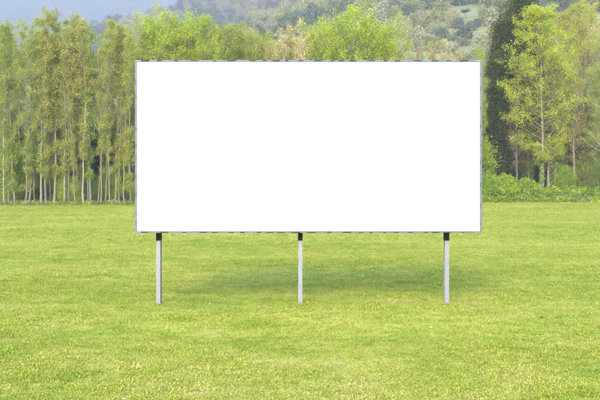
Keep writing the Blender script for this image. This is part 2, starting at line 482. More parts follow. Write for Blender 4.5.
for z in (pb + .28, (pb + pt) / 2, pt - .28):
    part('cross_rail', box(pl + .12, pr - .12, TH + .014, SET - .004, z - .04, z + .04, 0.004), M_GALV, bb)
for px in (158.3, 300.3, 447.0):
    x = X(px, BY + SET); hw = 0.037; g0 = float(ground_z(np.array(x), np.array(BY + SET))) - 0.4
    top = pt - .12
    fl = 0.009
    part('post', join([box(x - hw, x + hw, SET, SET + fl, g0, top, 0.002),
                       box(x - hw, x + hw, SET + .16 - fl, SET + .16, g0, top, 0.002),
                       box(x - .004, x + .004, SET + fl + .0005, SET + .16 - fl - .0005, g0, top)]), M_GALV, bb)
    for bx_, bz_ in ((-.02, .05), (.02, .05), (-.02, .11), (.02, .11)):
        part('bolt', box(x + bx_ - .006, x + bx_ + .006, SET - .012, SET - .0035, pb - bz_ - .006, pb - bz_ + .006, .002), M_REFL_BOLT, bb)
    part('dark_sleeve', box(x - hw - .004, x + hw + .004, SET - .003, SET + .166, pb - .15, pb + .3, 0.003), M_SLEEVE, bb)  # near-black box round the post, from just below the panel upwards

# ------------------------------------------------------------------ tree builders
def gen_tree(seed, H, r0, t0, nl, Rmax, prof, e0, lift, n2, n3, nleaf, lsize, sig, bark, twig, leafm, wob=0.12, lean=0.0, sub=0.42, leaf_on=(0.15, 1.0), trunk_pts=18, bare=0.0):
    rng = np.random.default_rng(seed)
    t = np.linspace(0, 1, trunk_pts)
    wx = np.cumsum(rng.normal(size=trunk_pts)) * wob * H / 60; wy = np.cumsum(rng.normal(size=trunk_pts)) * wob * H / 60
    wx -= wx[0]; wy -= wy[0]
    trunk = np.stack([wx + lean * H * t ** 1.3, wy, H * t], -1)[None]
    rad = (r0 * (1 - t) ** 0.85 + 0.008)[None]; rad[0, 0] *= 1.5; rad[0, 1] *= 1.12
    ti = np.sort(t0 + (0.985 - t0) * rng.uniform(0, 1, nl) ** 0.9)
    f = ti * (trunk_pts - 1); i = np.minimum(f.astype(int), trunk_pts - 2); q = (f - i)[:, None]
    base = trunk[0][i] * (1 - q) + trunk[0][i + 1] * q
    u = (ti - t0) / (1 - t0)
    L = Rmax * np.array([prof(v) for v in u]) * rng.uniform(0.7, 1.15, nl)
    az = np.arange(nl) * 2.399 + rng.uniform(-.6, .6, nl)
    el = e0 + rng.normal(size=nl) * 0.15
    d = np.stack([np.cos(az) * np.cos(el), np.sin(az) * np.cos(el), np.sin(el)], -1)
    limbs = grow(base, d, L, 7, rng, 0.9, lift)
    s7 = np.linspace(0, 1, 7)
    lr = np.clip(np.interp(ti, t, rad[0]) * 0.55, 0.012, 0.14)[:, None] * (1 - s7 * 0.85)[None]
    b2, T2, sv = along(limbs, rng, n2, 0.18, 1.0)
    dd = T2 + rng.normal(size=T2.shape) * 0.75 + np.array([0, 0, 0.1]); dd /= np.linalg.norm(dd, axis=2, keepdims=True)
    L2 = (L[:, None] * sub * (1.15 - sv) + 0.25) * rng.uniform(.6, 1.2, sv.shape)
    subs = grow(b2.reshape(-1, 3), dd.reshape(-1, 3), L2.ravel(), 5, rng, 1.0, lift * .6)
    b3, T3, s3 = along(subs, rng, n3, 0.15, 1.0)
    dd = T3 + rng.normal(size=T3.shape) * 0.8; dd /= np.linalg.norm(dd, axis=2, keepdims=True)
    L3 = np.repeat(L2.ravel()[:, None], n3, 1) * rng.uniform(.25, .6, s3.shape) + 0.12
    tw = grow(b3.reshape(-1, 3), dd.reshape(-1, 3), L3.ravel(), 3, rng, 0.8, 0.2)
    tv, tf = tubes(trunk, rad, 9); lv, lf = tubes(limbs, lr, 5)
    sv_, sf = tubes(subs, np.repeat(np.linspace(.012, .004, 5)[None], len(subs), 0), 3)
    wv, wf = tubes(tw, np.repeat(np.linspace(.005, .0025, 3)[None], len(tw), 0), 3)
    trunk_me = smooth(mesh_np('trunk', [(tv, tf, 0)], [bark]))
    br_me = mesh_np('branches', [(lv, lf, 0), (sv_, sf, 1), (wv, wf, 1)], [bark, twig])
    # leaves in bunches along the twigs, with some twigs left bare
    k1 = int(nleaf * .7 / len(tw)) + 1
    keep = rng.uniform(size=len(tw)) > bare
    p1, _, _ = along(tw[keep], rng, k1, *leaf_on)
    p2, _, _ = along(subs, rng, max(1, int(nleaf * .3 / len(subs))), 0.35, 1.0)
    C = np.concatenate([p1.reshape(-1, 3), p2.reshape(-1, 3)]); C = C + rng.normal(size=C.shape) * sig
    qv, qf = leaf_quads(C, lsize, rng)
    return {'trunk': trunk_me, 'branches': br_me, 'crown': mesh_np('crown', [(qv, qf, 0)], [leafm])}

def gen_cloud(seed, shape, nclump, per, csig, lsize, leafm, stems, bark, H, up=0.35, surf=0.6, jit=(.75, 1.12)):
    """bushy plant: leaf bunches through a volume. shape(h)->radius at relative height"""
    rng = np.random.default_rng(seed)
    h = rng.uniform(0.03, 1, nclump * 3)
    r = np.array([shape(v) for v in h]); ok = rng.uniform(size=len(h)) < r / r.max(); h, r = h[ok][:nclump], r[ok][:nclump]
    az = rng.uniform(0, 2 * np.pi, len(h)); rr_ = r * rng.uniform(0, 1, len(h)) ** (0.5 * (1 - surf)) * rng.uniform(*jit, len(h))
    C0 = np.stack([np.cos(az) * rr_, np.sin(az) * rr_, h * H], -1)
    C = np.repeat(C0, per, 0) + rng.normal(size=(len(C0) * per, 3)) * np.array(csig)
    C[:, 2] = np.maximum(C[:, 2], 0.02)
    qv, qf = leaf_quads(C, lsize, rng, up)
    out = {'crown': mesh_np('crown', [(qv, qf, 0)], [leafm])}
    if stems:
        ix = rng.choice(len(C0), min(stems, len(C0)), replace=False)
        E = C0[ix]; b = E * np.array([0.12, 0.12, 0]); s = np.linspace(0, 1, 6)[None, :, None]
        P = b[:, None] * (1 - s) + E[:, None] * s; P[:, :, :2] += rng.normal(size=(len(ix), 6, 2)) * .06 * H / 5
        tv, tf = tubes(P, np.repeat(np.linspace(.05, .012, 6)[None] * H / 5, len(ix), 0), 5)
        out['trunk'] = mesh_np('trunk', [(tv, tf, 0)], [bark])
    return out

def plant(kind, pr, px, Y, s, color, rz=0, label=None, cat='tree', group=None, z=None, lean=(0, 0), x=None):
    xx = X(px, Y) if x is None else x
    zz = float(ground_z(np.array(xx), np.array(Y))) - 0.06 if z is None else z
    e = empty(kind, (xx, Y, zz), rz, s)
    e.rotation_euler = (lean[0], lean[1], rz)
    tag(e, label, cat, group)
    for nm, me in pr.items():
        o = bpy.data.objects.new(nm, me); COL.objects.link(o); o.parent = e; o.color = (*color, 1)
    return e

slim = lambda u: (0.35 + 0.65 * math.sin(min(1, u * 1.5 + .12) * math.pi / 2)) * (1 - u) ** 0.55 + 0.05
ovalp = lambda u: math.sin(math.pi * (0.12 + 0.85 * u)) ** 0.7 + 0.04
domep = lambda u: (0.8 + 0.2 * math.sin(math.pi * min(1, u * 1.3))) * (1 - max(0, u - .3) / .7 * .25)
topwide = lambda u: (0.55 + 0.45 * u) * (1 - u ** 5) + 0.06
shoots = lambda u: 0.22 + 0.16 * math.sin(u * 40) if u < .3 else slim((u - .3) / .7)
GROVE = [gen_tree(100 + k, 18.0, [.11, .075, .09, .06, .10, .07, .085][k], [.07, .22, .12, .26, .10, .05, .18][k], 58, [2.5, 2.0, 2.3, 1.8, 2.6, 1.9, 2.1][k], shoots, 0.7, 1.0, 7, 4,
                  [17000, 12500, 11500, 10500, 15500, 13500, 11500][k], 0.10, 0.14, M_BARK, M_TWIG, M_LEAF, wob=[.12, .2, .16, .24, .1, .2, .14][k],
                  lean=[0.01, -.02, .025, -.03, .0, .03, -.01][k], bare=[.1, .3, .35, .3, .15, .2, .35][k]) for k in range(7)]
LIME = [gen_tree(120 + k, 13.6, 0.22, 0.16, 84, 5.0, domep, 0.5, 0.55, 9, 4, 52000, 0.115, 0.17, M_BARK_D, M_TWIG, M_LEAF) for k in range(2)]
FEATH = [gen_tree(130 + k, 16.5, 0.13, 0.18, 50, 3.0, slim, 1.05, 1.0, 9, 5, 1500, 0.13, 0.06, M_BARK, M_TAN, M_LEAF, bare=.4) for k in range(2)]
MAPLE = gen_tree(140, 20.0, 0.16, 0.12, 84, 4.9, ovalp, 0.45, 0.6, 9, 4, 56000, 0.115, 0.16, M_BARK, M_TWIG, M_LEAF, wob=.08)
BROAD = [gen_tree(150 + k, 18.0, 0.24, 0.14, 64, 5.2, ovalp, 0.45, 0.8, 10, 5, 42000, 0.105, 0.16, M_BARK_D, M_TWIG, M_LEAF, wob=.2, bare=.1) for k in range(2)]
SHRUB = [gen_cloud(160 + k, lambda h: 1.9 * math.sin(math.pi * (0.16 + .78 * h)) ** .7, 150, 70, (.34, .34, .30), 0.125, M_LEAF, 14, M_BARK_D, 5.0) for k in range(3)]
DARK = [gen_cloud(170 + k, lambda h: 2.7 * math.sin(math.pi * (0.22 + .70 * h)) ** .6, 230, 80, (.35, .35, .30), 0.2, M_LEAFD, 10, M_BARK_D, 7.0, surf=.3) for k in range(2)]
def cyp_shape(h): return (1 + .16 * math.sin(h * 23) + .1 * math.sin(h * 57)) * .92 * 2.6 * min(1, (h * 5 + .55)) * (1 - max(0, h - .25) / .78) ** 0.62 + 0.08
CYP = gen_cloud(180, cyp_shape, 850, 115, (.24, .24, .55), 0.14, M_LEAFD, 0, M_BARK_D, 21.0, up=.1, surf=.35, jit=(.5, 1.38))
CYP['trunk'] = smooth(mesh_np('trunk', [(*tubes(np.stack([np.zeros(8), np.zeros(8), np.linspace(0, 19, 8)], -1)[None], np.linspace(.22, .02, 8)[None], 9), 0)], [M_BARK_D]))

# ------------------------------------------------------------------ the wood on the left and behind the billboard
ORD = ['first', 'second', 'third', 'fourth', 'fifth', 'sixth', 'seventh', 'eighth', 'ninth', 'tenth', 'eleventh', 'twelfth', 'thirteenth',
       'fourteenth', 'fifteenth', 'sixteenth', 'seventeenth', 'eighteenth', 'nineteenth', 'twentieth', 'twenty-first', 'twenty-second',
       'twenty-third', 'twenty-fourth', 'twenty-fifth', 'twenty-sixth', 'twenty-seventh', 'twenty-eighth', 'twenty-ninth', 'thirtieth', 'thirty-first', 'thirty-second', 'thirty-third']
rg = random.Random(11)
SEEN = {}
def nth(key, px):
    """place in its row, counting only what stands inside the frame"""
    if px < 1: SEEN[key + '-'] = SEEN.get(key + '-', 0) + 1; return '%s past the left frame edge' % ORD[SEEN[key + '-'] - 1]
    SEEN[key] = SEEN.get(key, 0) + 1; return '%s from the left' % ORD[SEEN[key] - 1]

OLIVE, FRESH, RUST, GREEN = (0.205, 0.225, 0.034), (0.185, 0.235, 0.030), (0.235, 0.235, 0.045), (0.17, 0.21, 0.032)
# front trunks at the meadow edge: pixel column, top row, colour, lean about y
front = [(-22, 20, OLIVE, 0), (-8, 26, FRESH, 0), (4, 25, GREEN, .01), (15, 24, FRESH, 0), (25, 34, GREEN, 0), (29, 20, OLIVE, 0), (41, 16, OLIVE, 0), (46, 10, RUST, .0),
         (54, 12, OLIVE, -.035), (58.5, 30, RUST, 0), (64, 24, OLIVE, -.05), (68.5, 34, RUST, -.015), (72.5, 26, OLIVE, 0), (78, 13, RUST, .0), (84, 18, RUST, .01),
         (91, 26, FRESH, 0), (97.5, 22, OLIVE, -.03), (105, 20, FRESH, 0), (114.5, 24, RUST, .0), (125, 22, RUST, .0), (131, 25, OLIVE, 0)]
front += [(9, 42, OLIVE, .02), (35, 45, GREEN, -.02), (50.5, 50, RUST, .015), (61, 48, OLIVE, -.03), (75.3, 46, RUST, .02), (81, 52, OLIVE, -.015),
          (88, 44, GREEN, .02), (101, 50, OLIVE, .01), (109.5, 48, RUST, -.02), (119, 46, OLIVE, .015)]
front.sort(key=lambda q: q[0])
for i, (px, ty, c, ln) in enumerate(front):
    Y = 94.0 + rg.uniform(0, 2.2) + (1.2 if i % 3 == 1 else 0)
    Ht = Zp(ty, Y) * rg.uniform(.97, 1.02)
    plant('slender_tree', GROVE[(i * 3 + i // 5) % 7], px, Y, ((.55, .55, Ht / 18.0) if ty > 38 else (1.0, 1.0, Ht / 18.0)), c, rg.uniform(0, 6.28),
          'slender pale-trunked spring tree along the meadow edge, ' + nth('front', px), 'tree', 'slender trees along the meadow edge', lean=(0, ln))
# second and third rows of the wood
k = 0
for row, (Y0, n) in enumerate(((104.5, 15), (110.5, 13))):
    for j in range(n):
        px = -35 + (j + rg.uniform(.2, .8)) * 178.0 / n
        Y = Y0 + rg.uniform(-2, 2)
        Ht = Zp(rg.uniform(22, 44), Y)
        plant('slender_tree', GROVE[rg.randrange(7)], px, Y, (.95, .95, Ht / 18.0), rg.choice([OLIVE, FRESH, RUST, GREEN]), rg.uniform(0, 6.28),
              'slender tree in the %s row behind the front trunks, ' % ('second', 'third')[row] + nth('row%d' % row, px), 'tree', 'slender trees deep in the left wood')
# trees whose tops show above the billboard: column, top row, shape, width scale, colour, look
LIMEC, TANC, DGREEN = (0.215, 0.26, 0.024), (0.34, 0.29, 0.09), (0.16, 0.185, 0.025)
tops = [(146, 24, 'g', 1.1, OLIVE, 'olive narrow tree'), (156, 24, 'l', .85, LIMEC, 'pale lime tree'), (171, 18, 'l', 1.05, LIMEC, 'bright lime-green tree'),
        (190, 25, 'l', .95, (0.20, .25, .024), 'fresh green round-topped tree'), (207, 35, 'l', .75, LIMEC, 'small lime tree'),
        (222, 31, 'l', .9, DGREEN, 'darker olive-green tree'), (239, 33, 'g', 1.1, OLIVE, 'yellowish thin tree'), (254, 38, 'l', .85, OLIVE, 'olive bushy tree'),
        (268, 36, 'f', .9, LIMEC, 'feathery lime tree'), (279, 28, 'f', 1.1, TANC, 'feathery tan tree nearly bare'), (291, 21, 'f', 1.1, TANC, 'tallest feathery tan tree nearly bare'),
        (303, 19, 'f', 1.1, TANC, 'feathery beige tree nearly bare'), (313, 28, 'f', 1.0, OLIVE, 'feathery olive tree'), (318, 36, 'l', .8, LIMEC, 'small bright green tree'),
        (351, 11, 'l', 1.25, (0.21, .265, .022), 'large round lime-green tree'), (381, 28, 'l', .9, (0.21, .26, .022), 'lime-green tree'),
        (402, 46, 'f', 1.0, OLIVE, 'sparse yellowish tree'), (417, 40, 'f', 1.2, RUST, 'sparse brownish tree'), (432, 36, 'f', 1.2, RUST, 'bare-branched reddish-brown tree'),
        (447, 42, 'f', 1.2, TANC, 'bare-branched tan tree'), (461, 48, 'f', 1.1, OLIVE, 'sparse olive-yellow tree'), (474, 52, 'g', .9, OLIVE, 'small yellow-green tree')]
for i, (px, ty, sh, ws, c, look) in enumerate(tops):
    Y = 103 + rg.uniform(-2.5, 3.5) + (5 if px > 395 else 0)
    P = {'g': (GROVE, 18.0), 'l': (LIME, 14.6), 'f': (FEATH, 16.5)}[sh]
    s = Zp(ty, Y) / P[1]
    nm = {'g': 'slender_tree', 'l': 'leafy_tree', 'f': 'feathery_tree'}[sh]
    plant(nm, P[0][i % len(P[0])], px, Y, (ws, ws, s), c, rg.uniform(0, 6.28),
          '%s showing above the billboard, %s from its left end' % (look, ORD[i]), 'tree', 'trees showing above the billboard')
for j in range(16):
    px = 140 + j * 16.5 + rg.uniform(-4, 4); Y = 109 + rg.uniform(0, 4)
    plant('leafy_tree', LIME[j % 2], px, Y, (.6, .6, Zp(rg.uniform(42, 52), Y) / 15.4), rg.choice([LIMEC, OLIVE, DGREEN, FRESH]), rg.uniform(0, 6.28),
          'lower leafy tree behind the taller ones above the billboard, %s from the left' % ORD[j], 'tree', 'lower trees behind the billboard')
# filler trunks behind the billboard's left end, seen past its edge
for j, px in enumerate((140, 152, 163)):
    plant('slender_tree', GROVE[j], px, 100 + j, (1, 1, .95), OLIVE, j * 2.0, 'slender tree hidden by the left end of the billboard, %s from its edge' % ORD[j], 'tree', 'slender trees along the meadow edge')

# understorey
SG = [(0.16, 0.22, 0.022), (0.20, 0.25, 0.028), (0.13, 0.18, 0.022)]
for j in range(22):
    px = -34 + j * 8.8 + rg.uniform(-3, 3); Y = 95.6 + rg.uniform(0, 9)
    big = 1.15 if px < 45 else 0.75
    plant('leafy_shrub', SHRUB[j % 3], px, Y, (big * rg.uniform(.45, .85), big * rg.uniform(.45, .85), big * rg.uniform(.6, 1.2)), SG[rg.randrange(3)], rg.uniform(0, 6.28),
          'fresh green shrub between the trunks of the left wood, ' + nth('shrub', px), 'shrub', 'shrubs between the left trunks')
for j in range(26):  # added bushes, coloured near-black to stand in for deep shade in the wood
    px = -40 + j * 8.0 + rg.uniform(-3, 3); Y = 112 + rg.uniform(0, 8)
    plant('shade_filler_shrub', DARK[j % 2], px, Y, (1.1, 1.1, rg.uniform(.9, 1.5)), (0.020, 0.027, 0.009), rg.uniform(0, 6.28),
          'bush coloured dark as shade behind the left wood, ' + nth('dark', px), 'shrub', 'shade-coloured bushes at the back of the wood')
for j, px in enumerate((198, 210, 222, 234, 436, 448, 460, 472)):
    px += rg.uniform(-3, 3); Y = 106 + rg.uniform(0, 10) + (5 if px > 395 else 0)
    plant('leafy_shrub', SHRUB[j % 3], px, Y, (1.3, 1.3, rg.uniform(1, 1.6)), SG[rg.randrange(3)], rg.uniform(0, 6.28),
          'leafy shrub hidden behind the billboard, %s from the left' % ORD[j], 'shrub', 'shrubs behind the billboard')

# ------------------------------------------------------------------ right side: cypresses, lime maple, ivy bank
def add_ivy(tree, H, r, n, seed, color=(0.10, 0.15, 0.022)):
    rng = np.random.default_rng(seed)
    z = rng.uniform(0, 1, n) ** 1.2 * H; a = rng.uniform(0, 6.28, n)
    rr_ = r * (0.75 + 0.5 * np.array([vnoise(v * 1.0, s * 2.0, .9, seed) for v, s in zip(z, a)])) * (1.15 - 0.5 * z / H) * rng.uniform(.7, 1.1, n)
    C = np.stack([np.cos(a) * rr_, np.sin(a) * rr_, z], -1)
    v, f = leaf_quads(C, 0.15, rng, .2, .9)
    o = obj('ivy', mesh_np('ivy', [(v, f, 0)], [M_LEAFD]), tree, color=color); o['label'] = 'dark green ivy climbing the trunk'
DC = (0.032, 0.041, 0.010)
plant('cypress', CYP, 524, 121, (1.5, 1.5, Zp(-1, 121) / 20.6), DC, 0.4, 'tall dark cypress with the highest tip, right of the billboard', 'tree', 'dark cypresses')
plant('cypress', CYP, 505.5, 120, (1.38, 1.38, Zp(21, 120) / 20.8), DC, 2.4, 'lower dark cypress beside the billboard, left of the tall one', 'tree', 'dark cypresses')
plant('cypress', CYP, 492, 123, (.62, .62, .62), (0.04, .05, .011), 4.0, 'small dark cypress just right of the billboard edge', 'tree', 'dark cypresses')
MAPC = (0.27, 0.295, 0.022)
mp_ = plant('maple', MAPLE, 542, 115.5, (1.2, 1.2, (Zp(10, 115.5) - .9) / 20.6), MAPC, 1.2, 'bright yellow-green maple with a pale straight trunk on the bank', 'tree')
bt = plant('bare_tree', FEATH[1], 517, 116.5, (1.0, 1.0, .72), (0.16, .15, .05), 2.0, 'brown-trunked sparse tree in front of the cypress', 'tree')
b1 = plant('ivy_clad_tree', BROAD[0], 555, 118, (.72, .72, 15.5 / 18), (0.22, .24, .03), .5, 'ivy-clad sparse tree right of the maple', 'tree'); add_ivy(b1, 11, 1.1, 5000, 3)
b2 = plant('ivy_clad_tree', BROAD[1], 529, 117.5, (.5, .5, .55), (0.12, .13, .03), 1.5, 'short ivy-wrapped tree between the cypress and the maple', 'tree'); add_ivy(b2, 11, 1.6, 5000, 4)
add_ivy(mp_, 4.5, .3, 1200, 6, (0.11, .14, .03))
b3 = plant('spreading_tree', BROAD[1], 583, 121, (1.0, 1.0, Zp(17, 121) / 18.6), (0.27, .27, .035), 3.0, 'wide yellow-leaved tree at the right edge of the photo', 'tree')
b4 = plant('spreading_tree', BROAD[0], 567, 124, (.8, .8, Zp(22, 124) / 18.6), (0.24, .2, .07), 4.0, 'brown-twigged sparse tree behind the maple', 'tree')
b5 = plant('spreading_tree', BROAD[0], 606, 116, (.85, .85, .78), (0.2, .24, .05), 5.0, 'pale green tree cut by the right edge of the photo', 'tree')
b6 = plant('spreading_tree', BROAD[1], 640, 120, (1, 1, 1.0), OLIVE, 2.0, 'olive tree just beyond the right edge of the photo', 'tree')
sp_ = plant('slender_tree', GROVE[2], 484.5, 117, (.6, .6, .93), OLIVE, 2.0, 'thin tan trunk rising right beside the billboard edge', 'tree')
for j, (px, Y, pr_, s, c) in enumerate(((548, 117.5, FEATH[0], (1.3, 1.3, .7), (0.26, .22, .07)), (574, 118, FEATH[1], (1.3, 1.3, .85), (0.25, .21, .08)), (594, 118.5, FEATH[0], (1.4, 1.4, .8), (0.24, .24, .06)),
                                  (532, 119, FEATH[1], (1.2, 1.2, .8), (0.24, .2, .07)), (562, 121, FEATH[0], (1.3, 1.3, .95), (0.24, .22, .06)))):
    plant('bare_tree', pr_, px, Y, s, c, j * 1.7, 'brown-twigged half-bare tree among the right-hand trees, %s from the left' % ORD[j], 'tree', 'half-bare trees on the bank')
for j in range(13):  # more added bushes; their near-black colour paints the shade under the trees
    px = 482 + j * 11 + rg.uniform(-4, 4); Y = 126 + rg.uniform(0, 6)
    plant('shade_filler_shrub', DARK[j % 2], px, Y, (1.1, 1.1, rg.uniform(.9, 1.7)), (0.022, 0.027, 0.010), rg.uniform(0, 6.28),
          'bush coloured dark as shade behind the right-hand trees, %s from the left' % ORD[j], 'shrub', 'shade-coloured bushes behind the right-hand trees')
for j, (px, Y, s, c, lb) in enumerate(((567, 116.5, (.62, .62, .62), (0.17, .23, .02), 'fresh green rounded shrub on the bank right of the maple'),
                                       (602, 115, (.75, .75, .75), (0.11, .15, .022), 'dark green shrub on the bank at the right edge of the photo'),
                                       (489, 116.3, (.2, .2, .8), (0.12, .19, .02), 'narrow ivy pillar beside the billboard edge'),
                                       (588, 119, (.8, .8, 1.0), (0.18, .2, .03), 'tall pale shrub behind the bank near the right edge'),
                                       (551, 120, (.6, .6, .8), (0.15, .18, .022), 'small shrub behind the maple trunk'))):
    plant('leafy_shrub', SHRUB[j % 3], px, Y, s, c, j * 1.3, lb, 'shrub')

# ivy mounds on the bank
def mound(seed, rx, ry, h, n, lsize=0.17):
    rng = np.random.default_rng(seed)
    a = rng.uniform(0, 6.28, n); q = rng.uniform(0, 1, n) ** .55
    x = np.cos(a) * q * rx; y = np.sin(a) * q * ry
    z = h * (1 - q ** 2.6) ** .6 * (1 + .75 * vnoise(x, y, .8, seed)) + rng.uniform(-.1, .12, n)
    v, f = leaf_quads(np.stack([x, y, np.maximum(z, .02)], -1), lsize, rng, .5, .9)
    P = np.stack([np.cos(np.arange(12) / 12 * 6.28)[:, None] * rx * .8 * np.linspace(0, 1, 5)[None], np.sin(np.arange(12) / 12 * 6.28)[:, None] * ry * .8 * np.linspace(0, 1, 5)[None],
                  h * .75 * (1 - np.linspace(0, 1, 5)[None] ** 2) * np.ones((12, 1))], -1)
    sv, sf = tubes(P, np.full((12, 5), .02), 4)
    return {'foliage': mesh_np('foliage', [(v, f, 0)], [M_LEAF]), 'stems': mesh_np('stems', [(sv, sf, 0)], [M_BARK_D])}
IV = [mound(200, 2.3, 1.7, 1.5, 15000, .11), mound(201, 1.7, 1.4, 1.35, 9500, .11)]
for j, (px, Y, m, s, c, lb) in enumerate(((490, 113.3, 0, 1.0, (.18, .245, .02), 'bright green ivy mound next to the billboard edge'),
                                          (503, 113.2, 0, 1.08, (.19, .26, .022), 'largest bright ivy mound left of the trunks on the bank'),
                                          (516, 113.5, 1, 1.15, (.15, .21, .022), 'darker rounded ivy mound under the brown trunk'),
                                          (529, 113.8, 1, .95, (.19, .25, .02), 'low ivy mound left of the maple trunk'),
                                          (476, 113.5, 0, 1.0, (.18, .245, .02), 'ivy mound partly hidden by the billboard edge'))):
    plant('ivy_mound', IV[m], px, Y, s, c, j * 1.9, lb, 'ivy')

# undergrowth covering the bank (leafy ground cover)
rng = np.random.default_rng(77)
def leafball(seed, n, sz, spread, m, col):
    r = np.random.default_rng(seed); C = r.normal(size=(n, 3)) * np.array(spread); C[:, 2] = np.abs(C[:, 2])
    v, f = leaf_quads(C, sz, r, .4, .8)
    p = proto('leaf_bunch', mesh_np('leaf_bunch', [(v, f, 0)], [m])); p.color = (*col, 1); return p
M_UG = [mat_leaf('undergrowth_a', fixed=(.105, .15, .018)), mat_leaf('undergrowth_b', fixed=(.19, .24, .02)), mat_leaf('undergrowth_c', fixed=(.17, .14, .06))]
ugp = [leafball(300 + k, 90, .085, (.24, .24, .15), M_UG[k], (1, 1, 1)) for k in range(3)]
n = 2600
ux = rng.uniform(14, 48, n); uy = edge_y(ux) + 0.2 + rng.uniform(0, 1, n) ** 1.5 * 8
dens = 0.5 + vnoise(ux, uy, 2.5, 71)
brown = (vnoise(ux, uy, 3.0, 72) + 0.5 * np.exp(-((ux - 31) / 3) ** 2 - ((uy - 113.6) / 1.0) ** 2) > .42)
ok = rng.uniform(size=n) < np.clip(dens * 1.3, .06, 1); ux, uy, brown = ux[ok], uy[ok], brown[ok]
n = len(ux)
scatter('bank_undergrowth', ugp, np.stack([ux, uy, ground_z(ux, uy) - .03], -1), np.stack([rng.uniform(-.3, .3, n), rng.uniform(-.3, .3, n), rng.uniform(0, 6.28, n)], -1),
        np.repeat(rng.uniform(.45, 1.0, n)[:, None] ** 1.5 * 2.0, 3, 1), np.where(brown, 2, rng.integers(0, 2, n)), M_UG, 'low leafy undergrowth covering the bank at the right', 'undergrowth')
# undergrowth at the foot of the left wood
n = 1800
ux = rng.uniform(-38, 16, n); uy = edge_y(ux) + 0.3 + rng.uniform(0, 1, n) ** 1.3 * 7
scatter('wood_undergrowth', ugp, np.stack([ux, uy, ground_z(ux, uy) - .03], -1), np.stack([rng.uniform(-.3, .3, n), rng.uniform(-.3, .3, n), rng.uniform(0, 6.28, n)], -1),
        np.repeat(rng.uniform(.7, 1.5, n)[:, None], 3, 1), rng.integers(0, 3, n), M_UG, 'low leafy undergrowth at the foot of the left wood', 'undergrowth')

# ------------------------------------------------------------------ hillside vegetation
def crown_proto(seed, n, sz, m, squash=.9, col=(1, 1, 1)):
    r = np.random.default_rng(seed)
    c0 = r.normal(size=(26, 3)); c0 /= np.linalg.norm(c0, axis=1, keepdims=True); c0 *= r.uniform(.45, .95, (26, 1))
    C = np.repeat(c0, n // 26, 0) + r.normal(size=(n // 26 * 26, 3)) * .2
    C = C * np.array([1, 1, squash]) + np.array([0, 0, squash])
    v, f = leaf_quads(C, sz, r, .35, .75)
    st = r.normal(size=(5, 3)) * .4; st[:, 2] = squash
    P = np.linspace(0, 1, 4)[None, :, None] * st[:, None]
    tv, tf = tubes(P, np.repeat(np.linspace(.05, .02, 4)[None], 5, 0), 4)
    p = proto('hill_crown', mesh_np('hill_crown', [(v, f, 0), (tv, tf, 1)], [m, M_BARK])); return p
HM = [mat_leaf('scrub_olive', fixed=(.18, .185, .06)), mat_leaf('scrub_grey', fixed=(.20, .19, .11), trans=.3), mat_leaf('scrub_dark', fixed=(.06, .08, .04), trans=.25),
      mat_leaf('scrub_fresh', fixed=(.20, .22, .05)), mat_leaf('scrub_rust', fixed=(.23, .21, .08), trans=.35)]
hp = [crown_proto(400 + k, 1500, .14, HM[k], [.9, 1.1, .9, .8, 1.2][k]) for k in range(5)]
n = 5200
hy = 168 + 465 * rng.uniform(0, 1, n) ** .8; hx = (rng.uniform(-.40, .40, n)) * hy
cl = vnoise(hx, hy, 34, 81); ok = cl + rng.uniform(-.45, .45, n) > -.12
hr = HOR - (hill1(hx, hy) - CAM_H) / hy * FPX; hpx = 300 + hx / hy * FPX
ok &= ~((hpx > 442) & (hpx < 500) & (hr > 6) & (hr < 46) & (rng.uniform(size=n) < np.where(hr < 24, .9, .42)))     # a grassy clearing below the pines
hx, hy, cl = hx[ok], hy[ok], cl[ok]; n = len(hx)
cm = vnoise(hx, hy, 46, 82) + rng.normal(size=n) * .22
wh = np.digitize(cm, [-.3, .02, .14, .36]); perm = np.array([2, 0, 1, 3, 4]); wh = perm[wh]
s = rng.uniform(1.5, 4.2, n) * np.where(wh == 2, 1.1, 1) * (0.6 + .4 * sstep(170, 400, hy))
scatter('hillside_scrub', hp, np.stack([hx, hy, hill1(hx, hy) - .3], -1), np.stack([rng.uniform(-.2, .2, n), rng.uniform(-.2, .2, n), rng.uniform(0, 6.28, n)], -1),
        np.stack([s, s, s * rng.uniform(.8, 1.4, n)], -1), wh, HM, 'hazy scrub and small trees covering the near hillside', 'scrub')
n = 5200
hy = 740 + 375 * rng.uniform(0, 1, n) ** .9; hx = rng.uniform(-.40, .36, n) * hy
cm = vnoise(hx, hy, 45, 84) + rng.normal(size=n) * .25
wh = perm[np.digitize(cm, [-.12, .12, .3, .45])]
s = rng.uniform(3.0, 6.5, n)
scatter('ridge_woodland', hp, np.stack([hx, hy, hill2(hx, hy) - .4], -1), np.stack([rng.uniform(-.2, .2, n), rng.uniform(-.2, .2, n), rng.uniform(0, 6.28, n)], -1),
        np.stack([s, s, s * rng.uniform(.9, 1.5, n)], -1), wh, HM, 'blue hazy woodland on the ridge behind the near hillside', 'woodland')

